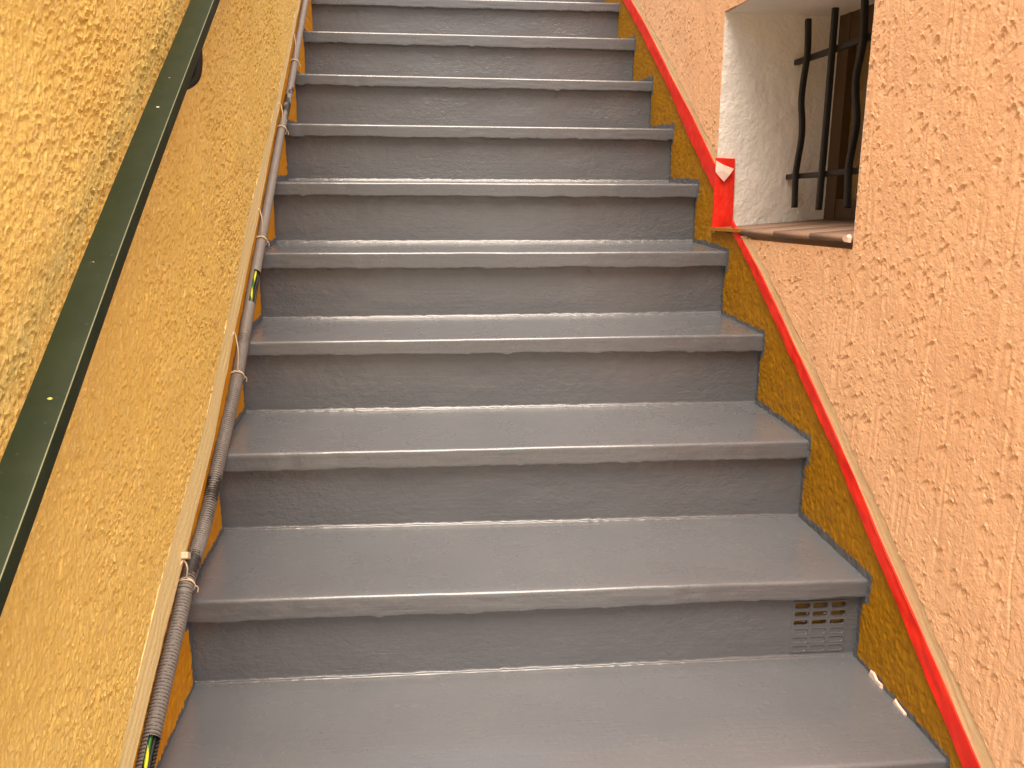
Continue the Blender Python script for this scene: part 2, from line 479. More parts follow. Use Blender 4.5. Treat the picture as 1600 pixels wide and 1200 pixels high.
for i in range(FIRST, LAST + 1):
    l0, r0, tl, tr = dz(i)
    top = i * RISE + l0 + (r0 - l0) * US
    th = tl + (tr - tl) * US
    yf = i * GOING
    depth = GOING + OVERHANG + .012
    # profile: (dy, dz as function) from the back of the tread to the underside
    back = np.linspace(1, .06, 26)
    edge = np.linspace(.055, 0, 10)
    prof = []
    for b in back: prof.append(('top', b * depth))
    r = .006
    for a in np.linspace(0, 90, 7): prof.append(('arc', math.radians(a)))
    for s in np.linspace(.12, .86, 9): prof.append(('face', s))
    for a in np.linspace(0, 90, 5): prof.append(('low', math.radians(a)))
    for s in (.5, 1.0): prof.append(('under', s))
    P = np.zeros((len(prof), NX, 3)); P[:, :, 0] = XS
    ew = wob(NX, 9, .0012) + wob(NX, 40, .0006)            # uneven front
    uw = wob(NX, 18, .0014) + wob(NX, 70, .0012) - np.clip(wob(NX, 40, .006) - .0042, 0, 1) * 2.4   # drips along the lower edge
    sag = wob(NX, 5, .0010)
    fn = .00035 * vnoise(len(prof), NX, 4, 16, srng) + .00012 * vnoise(len(prof), NX, 2, 3, srng)
    for k, (kind, v) in enumerate(prof):
        if kind == 'top':
            P[k, :, 1] = yf + v; P[k, :, 2] = top + sag * math.sin(math.pi * min(v / .250, 1)) ** 2 * 1.5 + fn[k] * .5 * np.clip((.25 - v) / .05, 0, 1)
        elif kind == 'arc':
            P[k, :, 1] = yf + r - r * math.sin(v) + ew * math.sin(v); P[k, :, 2] = top - r + r * math.cos(v)
        elif kind == 'face':
            P[k, :, 1] = yf + ew + fn[k]; P[k, :, 2] = top - r - v * (th - r - .003)
        elif kind == 'low':
            q = .003
            P[k, :, 1] = yf + ew + q - q * math.cos(v); P[k, :, 2] = top - th + q - q * math.sin(v) + uw
        else:
            P[k, :, 1] = yf + .004 + v * (OVERHANG + .02); P[k, :, 2] = top - th + uw * (1 - v)
    acc = Acc(); acc.grid(P, flip=True)
    link('tread', acc.mesh('tread'), M['grey'], stairs)

    # riser below this tread, standing on the tread below
    lb, rb, _, _ = dz(i - 1)
    bot = (i - 1) * RISE + lb + (rb - lb) * US
    if i == FIRST: bot = np.full(NX, GROUND_Z)
    yr = yf + OVERHANG
    hh = (top - th) - bot
    fil = .0042 * (1 + .14 * vnoise(1, NX, 2, 14, srng)[0] + .25 * vnoise(1, NX, 2, 3, srng)[0])
    rows = []
    for a in np.linspace(0, 90, 7):
        a = math.radians(a)
        rows.append((yr - fil * (1 - math.sin(a)), bot - .0008 + fil * (1 - math.cos(a))))
    nv = 26
    for s in np.linspace(0, 1, nv):
        rows.append((np.full(NX, yr), bot - .0008 + fil + s * (hh + .0055 - fil)))
    P = np.zeros((len(rows), NX, 3)); P[:, :, 0] = XS
    for k, (yy, zz) in enumerate(rows):
        P[k, :, 1] = yy; P[k, :, 2] = zz
    P[7:, :, 1] += (.0008 * vnoise(nv, NX, 7, 30, srng) + .0003 * vnoise(nv, NX, 2, 4, srng)) * np.minimum(np.linspace(0, 1, nv) * 4, 1)[:, None]
    acc = Acc()
    if i == 0:
        VX0, VX1, VZ0, VZ1 = 1.0700, 1.1720, -.1040, -.0500
        # leave the opening of the vent free
        xs0, xs1 = np.searchsorted(XS, [VX0 - .001, VX1 + .001]); zc = P[:, NX // 2, 2]
        za, zb = np.searchsorted(zc[7:], [VZ0, VZ1]) + 7
        P[:, xs0, 0], P[:, xs1, 0] = VX0, VX1
        dzb = P[za, xs0:xs1+1, 2] * 0
        P[za, xs0:xs1+1, 2], P[zb, xs0:xs1+1, 2] = VZ0, VZ1
        acc.grid(P[:za+1]); acc.grid(P[zb:]); acc.grid(P[za:zb+1, :xs0+1]); acc.grid(P[za:zb+1, xs1:])
    else:
        acc.grid(P)
    riser = link('riser', acc.mesh('riser'), M['grey_riser'], stairs)
    riser.data.materials.append(M['grey'])             # smooth bead of paint along the foot
    for p in riser.data.polygons[:7 * (NX - 1)]: p.material_index = 1
    if i == 0:
        # vent: a plate of 3 x 6 slots, the lower half clogged with paint
        bm = bmesh.new()
        px0, px1, pz0, pz1 = 1.0660, 1.1760, -.1580, -.0485
        yp = yr - .0012
        colx = np.linspace(px0 + .003, px1 - .003, 4); rowz = np.linspace(pz1 - .003, pz0 + .003, 7)
        def cell(x0, x1, z0, z1, sx, sz, deep):
            cx, cz = (x0 + x1) / 2 + random.uniform(-.0005, .0005), (z0 + z1) / 2
            inner = rounded_rect(sx, sz, sz * .42, 3)
            lim_x, lim_z = (x1 - x0) / 2, (z1 - z0) / 2
            out = []
            for a, b in inner:
                s = 1 / max(abs(a) / lim_x * .999, abs(b) / lim_z * .999, 1e-6)
                out.append((a * s, b * s))
            # exact corners of the cell
            for k, (sa, sb) in enumerate(((1, 1), (-1, 1), (-1, -1), (1, -1))):
                out[k * 4 + 1] = (lim_x * sa, lim_z * sb)
            vo = [bm.verts.new((cx0 + a, yp, cz + b)) for cx0 in ((x0 + x1) / 2,) for a, b in out]
            vm = [bm.verts.new((cx + a * 1.05, yp - .0004, cz + b * 1.08)) for a, b in inner]
            vi = [bm.verts.new((cx + a, yp + .0012, cz + b)) for a, b in inner]
            vb = [bm.verts.new((cx + a * .98, yp + deep, cz + b * .96)) for a, b in inner]
            N = len(inner)
            for k in range(N):
                j = (k + 1) % N
                for p, q in ((vo, vm), (vm, vi), (vi, vb)):
                    bm.faces.new((p[k], p[j], q[j], q[k]))
            return vb
        for rr in range(6):
            for cc in range(3):
                cell_args = (colx[cc], colx[cc+1], rowz[rr+1], rowz[rr])
                if rr < 3:
                    cell(*cell_args, .0280, .0104 + random.uniform(-.0006, .0006), .005)
                else:
                    f = (1, .8, .55)[rr - 3]
                    vb = cell(*cell_args, .0275, .0104, .0022 * f)
                    bm.faces.new(vb[::-1])
        # rim
        rim = [(px0, pz0), (px1, pz0), (px1, pz1), (px0, pz1)]
        inn = [(colx[0], rowz[-1]), (colx[-1], rowz[-1]), (colx[-1], rowz[0]), (colx[0], rowz[0])]
        vi = [bm.verts.new((a, yp, b)) for a, b in inn]; vo = [bm.verts.new((a, yr + .003, b)) for a, b in rim]
        for k in range(4):
            j = (k + 1) % 4
            bm.faces.new((vi[k], vi[j], vo[j], vo[k]))
        bmesh.ops.remove_doubles(bm, verts=bm.verts, dist=.0002)
        bmesh.ops.recalc_face_normals(bm, faces=bm.faces)
        grille = bm_link('vent_grille', bm, M['grey'], riser, smooth=False)
        grille.location = (0, 0, 0)
        # blobs of paint hanging in some slots, and the recess behind
        for (bx, bz, w, hgt) in ((1.0965, -.0775, .004, .010), (1.0920, -.0965, .012, .006), (1.1250, -.0905, .022, .0035), (1.1300, -.0770, .010, .003), (1.158, -.0905, .018, .003)):
            pass
        cav = Acc()
        y0, y1 = yr + .0008, yr + .022
        c = [(VX0 - .001, VZ0 - .001), (VX1 + .001, VZ0 - .001), (VX1 + .001, VZ1 + .001), (VX0 - .001, VZ1 + .001)]
        for k in range(4):
            (a, b), (d, e) = c[k], c[(k+1) % 4]
            cav.grid(np.array([[(a, y0, b), (d, y0, e)], [(a, y1, b), (d, y1, e)]]))
        cav.grid(np.array([[(c[0][0], y1, c[0][1]), (c[1][0], y1, c[1][1])], [(c[3][0], y1, c[3][1]), (c[2][0], y1, c[2][1])]]))
        o = link('vent_cavity', cav.mesh('vent_cavity'), M['cavity'], riser, smooth=False); o.location = (0, 0, 0)
        bmb = bmesh.new()
        for (bx, bz, w, hgt) in ((1.0975, -.0755, .0035, .0095), (1.0925, -.0925, .010, .0035), (1.1285, -.0885, .024, .0030), (1.1330, -.0775, .012, .0028), (1.1610, -.0885, .022, .0028), (1.101, -.0930, .005, .0085)):
            bmesh.ops.create_icosphere(bmb, subdivisions=2, radius=.5, matrix=Matrix.Translation((bx, yp + .003, bz)) @ Matrix.Diagonal((w, .004, hgt, 1)))
        o = bm_link('paint_clog', bmb, M['grey'], riser); o.location = (0, 0, 0)

# step outline for the paint edge on the walls
outl = []
for i in range(FIRST, LAST + 1):
    outl += [(i * GOING + OVERHANG, (i - 1) * RISE), (i * GOING + OVERHANG, i * RISE - NOSE_T), (i * GOING, i * RISE - NOSE_T), (i * GOING, i * RISE)]
outl = np.array(outl)
def edge_distance(y, z):
    d = np.full(y.shape, 9.0)
    for k in range(len(outl) - 1):
        a, b = outl[k], outl[k+1]; ab = b - a; L2 = ab @ ab
        s = np.clip(((y - a[0]) * ab[0] + (z - a[1]) * ab[1]) / L2, 0, 1)
        d = np.minimum(d, np.hypot(y - a[0] - s * ab[0], z - a[1] - s * ab[1]))
    return d

# ------------------------------------------------------------------ wall patches
def patch(acc, ys, zb, zt, rows, plane, sgn, H, skirt=.014, attr=None, dz_pow=1.0):
    ys = np.asarray(ys, float); zb = np.broadcast_to(zb, ys.shape); zt = np.broadcast_to(zt, ys.shape)
    s = np.linspace(0, 1, rows)[:, None] ** dz_pow
    Z = zb[None] + (zt - zb)[None] * s; Y = np.broadcast_to(ys[None], Z.shape)
    X = plane + sgn * H(Y, Z)
    P = np.stack([X, Y, Z], -1)
    flip = sgn > 0
    acc.grid(P, flip=not flip, a=None if attr is None else attr(Y, Z))
    if skirt:
        for E in (P[0], P[-1], P[:, 0], P[:, -1]):
            F = E.copy(); F[:, 0] = plane - sgn * skirt
            acc.grid(np.stack([E, F]))

def cols(a, b, s0, s1):
    """columns from a to b with spacing growing from s0 to s1"""
    out = [a]
    while out[-1] < b:
        out.append(out[-1] + s0 + (s1 - s0) * (out[-1] - a) / (b - a))
    out[-1] = b
    return np.array(out)

def interp(pts):
    p = np.array(pts); return lambda y: line(y) + np.interp(y, p[:, 0], p[:, 1])

# right wall lines (height above the nosing line)
T_LO = interp([(-.42, .050), (-.34, .054), (-.17, .071), (0, .080), (.157, .093), (.37, .094), (.69, .091), (.84, .083)])
T_HI = interp([(-.45, .100), (-.38, .1017), (-.22, .107), (-.025, .1157), (.073, .1245), (.307, .128), (.629, .1247), (.80, .108)])
B_HI = interp([(-.45, .145), (-.416, .146), (-.24, .148), (-.07, .158), (.03, .161), (.256, .1686), (.59, .1588), (.72, .146)])
U_LO = interp([(1.01, .0857), (1.14, .081), (1.31, .0794), (1.6, .0873), (1.99, .067), (2.28, .044)])
U_HI = interp([(1.0, .150), (1.04, .1487), (1.25, .1476), (1.52, .135), (1.895, .124), (2.135, .103)])
UB_HI = lambda y: U_HI(y) + .034 + .004 * np.sin(np.asarray(y) * 9)
base_lo = lambda y: (T_LO(y) + T_HI(y)) / 2
base_up = lambda y: (U_LO(y) + U_HI(y)) / 2
WY0, WY1, WZ0, WZ1, WX = .165, 1.005, .563, 1.121, 1.50
DY0, DY1 = -.98, 2.35       # finely modelled stretch

def h_right(Y, Z):
    return RW(Y, Z) + .005
def h_base(Y, Z):
    return BA(Y, Z)
brng = np.random.default_rng(31)
def h_band(lo):
    nz = vnoise(4, 2000, 4, 28, brng)[0]; nz2 = vnoise(40, 2000, 3, 260, brng)
    def f(Y, Z):
        v = Z - lo(Y); c = np.clip(((Y + 1) / 4 * 1999).astype(int), 0, 1999)
        r = np.clip((v * 260).astype(int), 0, 39)
        return .0030 + .0006 * nz[c] + .0004 * nz2[r, c] + .0004 * np.sin(v * 300 + nz[c] * 3) * .4
    return f

right = Acc()
ya = cols(DY0, WY0, .0016, .0018)
patch(right, ya, B_HI(ya), 1.10, 800, WR, -1, h_right)
yb = cols(WY0, .72, .0020, .0022)
patch(right, yb, B_HI(yb), WZ0 - .018 + (WY1 - yb) * .04, 210, WR, -1, h_right)
yc = cols(WY0, WY1, .003, .003)
patch(right, yc, np.full(len(yc), WZ1), 1.5, 130, WR, -1, h_right)
yd = cols(WY1, DY1, .0024, .0040)
patch(right, yd, UB_HI(yd), np.minimum(line(yd) + .80, 1.62), 300, WR, -1, h_right)
# the rest of the wall, outside the view
flat = lambda Y, Z: np.full(Y.shape, .004)
def big(y0, y1, zb, zt):
    yy = np.linspace(y0, y1, 24); patch(right, yy, zb(yy) if callable(zb) else zb, zt(yy) if callable(zt) else zt, 10, WR, -1, flat)
big(DY0, WY0, 1.10, wall_top); big(WY0, WY1, 1.5, wall_top); big(WY1, DY1, lambda y: np.minimum(line(y) + .80, 1.62), wall_top)
big(WALL_Y0, DY0, B_HI, wall_top); big(DY1, WALL_Y1, UB_HI, wall_top)
def wall_back(acc, x0, x1):
    """top, ends and rear of the wall's body"""
    yy = np.linspace(WALL_Y0, WALL_Y1, 40); tt = wall_top(yy); g = np.full(40, GROUND_Z)
    def strip(xa, za, xb, zb):
        acc.grid(np.stack([np.stack([np.full(40, xa), yy, za], -1), np.stack([np.full(40, xb), yy, zb], -1)]))
    strip(x0, tt, x1, tt); strip(x1, g, x1, tt)
    for y, t in ((WALL_Y0, tt[0]), (WALL_Y1, tt[-1])):
        acc.grid(np.array([[(x0, y, GROUND_Z), (x1, y, GROUND_Z)], [(x0, y, t), (x1, y, t)]]))
wall_back(right, WR - .004, WR + .50)
peach = link('stucco_wall', right.mesh('stucco_wall'), M['peach'])
tag(peach, 'peach stucco wall with a recessed barred window above ochre painted base', 'wall')

base = Acc()
def base_bottom(y): return line(y) - .30
y1 = cols(DY0, .74, .0027, .003)
patch(base, y1, base_bottom(y1), base_lo(y1), 150, WR, -1, h_base, attr=edge_distance)
y2 = cols(.74, WY1, .003, .003)
patch(base, y2, base_bottom(y2), np.minimum(base_lo(y2), WZ0 + (WY1 - y2) * .0 - .002), 150, WR, -1, h_base, attr=edge_distance)
y3 = cols(WY1, DY1, .003, .0045)
patch(base, y3, base_bottom(y3), base_up(y3), 150, WR, -1, h_base, attr=edge_distance)
one = lambda Y, Z: np.ones(Y.shape)
for a, b, f in ((WALL_Y0, DY0, base_lo), (DY1, WALL_Y1, base_up)):
    yy = np.linspace(a, b, 20); patch(base, yy, line(yy) - .5, f(yy), 12, WR, -1, lambda Y, Z: Y * 0, attr=one)
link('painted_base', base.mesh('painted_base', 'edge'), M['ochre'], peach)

band = Acc()
y1 = cols(DY0, .74, .003, .003)
patch(band, y1, base_lo(y1), np.maximum(np.minimum(B_HI(y1), WZ0 - .018 + (WY1 - y1) * .04), base_lo(y1)), 36, WR, -1, h_band(base_lo))
y2 = cols(.74, .84, .003, .003)
zt = np.full(len(y2), WZ0 - .003); patch(band, y2, np.minimum(base_lo(y2), zt - .0005), zt, 14, WR, -1, h_band(base_lo))
y3 = cols(WY1, DY1, .003, .0045)
patch(band, y3, base_up(y3), UB_HI(y3), 40, WR, -1, h_band(base_up))
link('smooth_edge_band', band.mesh('smooth_edge_band'), M['peach_band'], peach)

# window recess
rv = Acc()
vr = np.random.default_rng(77)
def plane_grid(n0, n1, fn, amp):
    a, b = np.meshgrid(np.linspace(0, 1, n0), np.linspace(0, 1, n1), indexing='ij')
    h = amp * (.6 * vnoise(n0, n1, 14, 12, vr) + .35 * vnoise(n0, n1, 5, 4, vr) + .25 * vnoise(n0, n1, 2, 2, vr) + .8 * vnoise(n0, n1, 50, 40, vr))
    return fn(a, b, h)
rv.grid(plane_grid(230, 130, lambda a, b, h: np.stack([WR - .004 + b * (WX + .02 - WR), WY1 - .004 + h, WZ0 - .01 + a * (WZ1 - WZ0 + .014)], -1), .0016))
rv.grid(plane_grid(200, 100, lambda a, b, h: np.stack([WR - .004 + b * (WX + .02 - WR), WY0 + a * (WY1 - WY0), WZ1 - .004 + h], -1), .0014))
rv.grid(plane_grid(120, 80, lambda a, b, h: np.stack([WR - .004 + b * (WX + .02 - WR), WY0 + .004 + h, WZ0 + a * (WZ1 - WZ0)], -1), .0014))
link('window_reveal', rv.mesh('window_reveal'), M['reveal'], peach)

fr = Acc()
fr.box(WX, WX + .05, WY1 - .068, WY1 + .004, WZ0, WZ1 + .004)
fr.box(WX, WX + .05, WY0 - .004, WY0 + .06, WZ0, WZ1 + .004)
fr.box(WX + .002, WX + .048, WY0 + .06, WY1 - .068, WZ1 - .075, WZ1 + .003)
fr.box(WX + .002, WX + .048, WY0 + .06, WY1 - .068, WZ0, WZ0 + .085)
fr.box(WX + .004, WX + .044, .56, .62, WZ0 + .085, WZ1 - .075)
window = link('window', fr.mesh('window'), M['wood'], peach, smooth=False)
pn = Acc(); pn.box(WX + .022, WX + .028, WY0 + .05, WY1 - .06, WZ0 + .07, WZ1 - .06)
o = link('pane', pn.mesh('pane'), M['pane'], window, smooth=False); o.location = (0, 0, 0)

# sill: tilted brown tiles, front edge a little proud of the wall
def sill_top(x, y): return WZ0 + .004 + (WY1 - y) * .046 + (x - WR) * .08
sl = Acc()
tiles = [(WY0 + .004, .355), (.357, .552), (.554, .768)]
for a, b in tiles:
    x0, x1 = WR - .010 + random.uniform(-.0008, .0008), WX - .001
    c = [np.array((x, y, sill_top(x, y) - (.0125 if zz == 0 else 0))) for zz in (0, 1) for x, y in ((x0, a), (x1, a), (x1, b), (x0, b))]
    sl.hexa(c)
x0 = WR - .002
c = [np.array((x, y, sill_top(x, y) - (.0125 if zz == 0 else 0))) for zz in (0, 1) for x, y in ((x0 + .012, .770), (WX - .001, .770), (WX - .001, WY1 - .008), (x0 + .012, WY1 - .008))]
sl.hexa(c)
lp = Acc()
c = [np.array((x, y, sill_top(WR, y) + .001 - (.009 if zz == 0 else 0))) for zz in (0, 1) for x, y in ((WR - .011, .775), (WR + .009, .775), (WR + .009, WY1 + .012), (WR - .011, WY1 + .012))]
lp.hexa(c); link('sill_lip', lp.mesh('sill_lip'), M['ochre_plain'], peach, smooth=False)
me = sl.mesh('sill')
bm = bmesh.new(); bm.from_mesh(me)
bmesh.ops.remove_doubles(bm, verts=bm.verts, dist=.00005)
bmesh.ops.bevel(bm, geom=bm.edges[:], offset=.0015, segments=2, affect='EDGES')
sill = bm_link('sill', bm, M['tile'], window, smooth=False); sill.location = (0, 0, 0)

def lump(name, outline, plane_x, depth, material, parent):
    """small irregular flake lying on the right wall"""
    bm = bmesh.new()
    cy = sum(p[0] for p in outline) / len(outline); cz = sum(p[1] for p in outline) / len(outline)
    ring = [bm.verts.new((plane_x, y, z)) for y, z in outline]
    top = [bm.verts.new((plane_x - depth, cy + (y - cy) * .8, cz + (z - cz) * .8)) for y, z in outline]
    n = len(ring)
    for k in range(n):
        bm.faces.new((ring[k], ring[(k+1) % n], top[(k+1) % n], top[k]))
    bm.faces.new(top)
    bmesh.ops.recalc_face_normals(bm, faces=bm.faces)
    return bm_link(name, bm, material, parent, smooth=False)
tr = -RISE
lump('bare_patch', [(-.040, tr - .002), (-.048, tr + .015), (-.062, tr + .018), (-.076, tr + .011), (-.094, tr + .012), (-.097, tr - .004), (-.070, tr - .008)], WR - .0015, .0034, M['bare'], peach)
lump('bare_patch', [(-.128, tr - .002), (-.138, tr + .013), (-.152, tr + .010), (-.176, tr + .008), (-.178, tr - .004), (-.150, tr - .008)], WR - .0015, .0034, M['bare'], peach)
lump('filler_dab', [(.168, .591), (.167, .601), (.174, .606), (.186, .603), (.196, .599), (.192, .593), (.182, .590)], WR - .008, .006, M['bare'], peach)

# ------------------------------------------------------------------ window grille
gl = empty('window_grille', (1.385, .78, WZ0 + .03))
tag(gl, 'black iron grille of wavy and straight bars set in the window recess', 'window grille')
sq = rounded_rect(.0135, .0135, .0015, 2)
def bar(name, pts, ref):
    p, u = smooth_path(pts, .006)
    capped(name, p, sq, ref, M['iron'], gl)
bx = 1.377
bar('bar', [(bx, 0.9107, 1.0921), (bx, 0.9013, 1.0330), (bx, 0.9011, 0.9977), (bx, 0.9133, 0.9352), (bx, 0.9148, 0.8929), (bx, 0.9011, 0.8447), (bx, 0.8967, 0.8016), (bx, 0.9105, 0.7407), (bx, 0.9158, 0.7032), (bx, 0.9070, 0.6196)], (0, 1, 0))
bar('bar', [(bx, .754, 1.0942), (bx, .753, .968), (bx, .753, .821), (bx, .755, .708), (bx, .756, .6259)], (0, 1, 0))
bar('bar', [(bx, 0.6050, 1.1140), (bx, 0.6037, 1.0875), (bx, 0.5957, 1.0181), (bx, 0.5975, 0.9875), (bx, 0.6129, 0.9335), (bx, 0.6107, 0.8962), (bx, 0.5936, 0.8384), (bx, 0.5933, 0.8106), (bx, 0.6081, 0.7490), (bx, 0.6100, 0.7147), (bx, 0.6000, 0.6328)], (0, 1, 0))
bar('bar', [(bx, .45, 1.10), (bx, .449, .97), (bx, .45, .82), (bx, .451, .64)], (0, 1, 0))
bar('bar', [(bx, 0.3050, 1.1140), (bx, 0.3037, 1.0875), (bx, 0.2957, 1.0181), (bx, 0.2975, 0.9875), (bx, 0.3129, 0.9335), (bx, 0.3107, 0.8962), (bx, 0.2936, 0.8384), (bx, 0.2933, 0.8106), (bx, 0.3081, 0.7490), (bx, 0.3100, 0.7147), (bx, 0.3000, 0.6328)], (0, 1, 0))
bar('crossbar', [(1.3905, WY1 + .01, .9975), (1.3905, .8, 1.003), (1.3905, .5, 1.012), (1.3905, WY0 - .01, 1.02)], (1, 0, 0))
bar('crossbar', [(1.3905, WY1 + .01, .703), (1.3905, .8, .711), (1.3905, .5, .725), (1.3905, WY0 - .01, .735)], (1, 0, 0))

# ------------------------------------------------------------------ masking tape
def tape(ys, lo, hi, seed, label):
    g = np.random.default_rng(seed)
    n = len(ys); rows = 12
    S = np.linspace(0, 1, rows)[:, None]
    L = lo(ys) + .0022 * vnoise(1, n, 2, 22, g)[0]; U = hi(ys) + .0012 * vnoise(1, n, 2, 40, g)[0]
    Z = L[None] + (U - L)[None] * S; Y = np.broadcast_to(ys[None], Z.shape)
    lift = .0056 + .0009 * vnoise(rows, n, 4, 9, g) + .0006 * sheared(rows, n, 5, 4, .8, g)
    X = WR - lift
    acc = Acc(); acc.grid(np.stack([X, Y, Z], -1)); acc.grid(np.stack([X + .0003, Y, Z], -1), flip=True)
    F = np.stack([X, Y, Z], -1)
    for e in (F[0], F[-1]):
        e2 = e.copy(); e2[:, 0] = WR - .001
        acc.grid(np.stack([e, e2]))
    return tag(link('masking_tape', acc.mesh('masking_tape'), M['tape']), label, 'masking tape', 'strips of red masking tape')
tape(cols(DY0, .845, .004, .004), T_LO, T_HI, 1, 'long red masking tape strip running down from the window sill beside the lower steps')
tape(cols(1.008, 2.6, .004, .006), U_LO, U_HI, 2, 'red masking tape strip climbing beside the upper steps above the window corner')
# short upright strip on the reveal, folded round the corner
g = np.random.default_rng(4)
nr_, nc_ = 60, 16
a, b = np.meshgrid(np.linspace(0, 1, nr_), np.linspace(0, 1, nc_), indexing='ij')
zt_ = .752 - .002 * b; Zt = .566 + (zt_ - .566) * a
Xt = 1.187 + b * (.052 + .004 * (1 - a)) + .0006 * vnoise(nr_, nc_, 7, 8, g)
Yt = WY1 - .0082 - .0010 * vnoise(nr_, nc_, 9, 6, g) - .0006 * vnoise(nr_, nc_, 3, 2, g)
acc = Acc(); F = np.stack([Xt, Yt, Zt], -1); acc.grid(F)
for e in (F[0], F[-1], F[:, 0], F[:, -1]):
    e2 = e.copy(); e2[:, 1] = WY1 - .001
    acc.grid(np.stack([e, e2]))
up = tag(link('masking_tape', acc.mesh('masking_tape'), M['tape']), 'short upright red masking tape piece on the window reveal with a loose pale flap', 'masking tape', 'strips of red masking tape')
bm = bmesh.new()
fv = [bm.verts.new(p) for p in ((1.186, WY1 - .010, .745), (1.203, WY1 - 0.016, .735), (1.2345, WY1 - 0.015, .7235), (1.222, WY1 - 0.020, .707), (1.209, WY1 - 0.016, .690), (1.196, WY1 - 0.013, .703), (1.186, WY1 - 0.011, .715))]
f = bm.faces.new(fv)
bmesh.ops.poke(bm, faces=[f])
bm.verts.ensure_lookup_table(); bm.verts[-1].co.y -= .004
ret = bmesh.ops.solidify(bm, geom=bm.faces[:], thickness=.0006)
bmesh.ops.recalc_face_normals(bm, faces=bm.faces)
o = bm_link('loose_flap', bm, M['tapeback'], up, smooth=False)
o['label'] = 'pale translucent loose end of tape'

# ------------------------------------------------------------------ left wall
E_LO = interp([(-.70, .150), (-.361, .137), (-.224, .129), (-.053, .106), (.076, .091), (.273, .077), (.407, .087), (.607, .095), (.756, .098), (.954, .111), (1.197, .122), (1.471, .142), (1.815, .156), (2.4, .164)])
E_HI = interp([(-.70, .215), (-.391, .209), (-.21, .208), (.008, .185), (.199, .163), (.361, .166), (.526, .177), (.688, .190), (.842, .186), (1.145, .179), (1.449, .184), (1.723, .1915), (2.4, .20)])
LY0, LY1 = -.98, 2.30
left = Acc()
LX = WL + .007
def h_left(Y, Z): return LW(Y, Z) + .004
yl = cols(LY0, -.05, .0015, .0016)
patch(left, yl, E_HI(yl), line(yl) + 1.32, 740, LX, 1, h_left)
yl = cols(-.05, .6, .0016, .0022)
patch(left, yl, E_HI(yl), line(yl) + 1.0, 480, LX, 1, h_left)
yl2 = cols(.6, LY1, .0024, .0040)
patch(left, yl2, E_HI(yl2), np.minimum(line(yl2) + .80, 1.62), 280, LX, 1, h_left)
flat = lambda Y, Z: np.full(Y.shape, .003)
for a, b, zb in ((LY0, -.05, lambda y: line(y) + 1.32), (-.05, .6, lambda y: line(y) + .70), (.6, LY1, lambda y: np.minimum(line(y) + .80, 1.62)), (WALL_Y0, LY0, E_HI), (LY1, WALL_Y1, E_HI)):
    yy = np.linspace(a, b, 24); patch(left, yy, zb(yy), wall_top(yy), 10, LX, 1, flat)
wall_back(left, WL + .010, WL - .45)
yellow = link('stucco_wall', left.mesh('stucco_wall'), M['yellow'])
tag(yellow, 'rough pitted yellow stucco wall behind the dark green handrail', 'wall')
bl = Acc()
yy = cols(LY0, LY1, .003, .0045)
hb = h_band(E_LO)
patch(bl, yy, E_LO(yy), E_HI(yy), 44, LX, 1, lambda Y, Z: hb(Y, Z) * 1.1)
link('smooth_edge_band', bl.mesh('smooth_edge_band'), M['yellow_band'], yellow)
bs = Acc()
patch(bs, yy, line(yy) - .30, E_LO(yy) + .01, 170, WL, 1, lambda Y, Z: h_base(Y + .37, Z), attr=edge_distance, skirt=0)
for a, b in ((WALL_Y0, LY0), (LY1, WALL_Y1)):
    y2 = np.linspace(a, b, 20); patch(bs, y2, line(y2) - .5, E_LO(y2) + .01, 12, WL, 1, lambda Y, Z: Y * 0, attr=one)
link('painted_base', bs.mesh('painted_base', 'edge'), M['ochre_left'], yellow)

# ------------------------------------------------------------------ handrail
hr_y = np.linspace(-1.35, 1.55, 60)
rel = np.interp(hr_y, [-1.35, -.72, -.43, .16, 1.55], [.832, .857, .8708, .8885, .93])
TH = .0205 / math.cos(math.atan(SLOPE))
cx = .0480
path = np.stack([np.full(60, cx) + .0006 * np.sin(hr_y * 7), hr_y, line(hr_y) + rel - TH / 2], 1)
hand = empty('handrail', (0, .07, line(.07) + .8))
tag(hand, 'dark green painted rectangular metal handrail sloping along the yellow wall', 'handrail')
rail = capped('rail', path, rounded_rect(.0205, .0368, .0012, 3), (1, 0, 0), M['rail'], hand)
rail.data.materials.append(M['edge_highlight'])
for p in rail.data.polygons:                       # highlight on the arris next to the steps, painted as a lighter colour
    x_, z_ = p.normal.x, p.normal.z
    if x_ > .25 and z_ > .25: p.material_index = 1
def bracket(y):
    zr = line(y) + np.interp(y, hr_y, rel) - TH
    b = bmesh.new()
    p, u = smooth_path([(WL + .004, y, zr - .055), (.030, y, zr - .056), (.050, y, zr - .045), (.056, y + .002, zr - .022), (.056, y + .004, zr + .004)], .004)
    o = capped('bracket', p, circle(.0085, 14), (0, 1, 0), M['iron'], hand)
    bm = bmesh.new()
    bmesh.ops.create_cone(bm, cap_ends=True, segments=24, radius1=.017, radius2=.016, depth=.007, matrix=Matrix.Translation((WL + .0145, y, zr - .055)) @ Matrix.Rotation(math.radians(90), 4, 'Y'))
    pl = bm_link('wall_plate', bm, M['iron'], o, smooth=False); pl.location = (0, 0, 0)
bracket(.060)
bracket(-1.10)
def speck(y, s, material, along):
    z = line(y) + np.interp(y, hr_y, rel)
    bm = bmesh.new()
    ang = math.atan(SLOPE)
    bmesh.ops.create_icosphere(bm, subdivisions=2, radius=.5, matrix=Matrix.Translation((along, y, z + .0002)) @ Matrix.Rotation(ang, 4, 'X') @ Matrix.Diagonal((s, s * .7, .0008, 1)))
    for v in bm.verts:
        v.co.x += random.uniform(-.0005, .0005); v.co.y += random.uniform(-.0005, .0005)
    bm_link('paint_speck', bm, material, hand)
speck(-.615, .0050, M['speck'], .052)
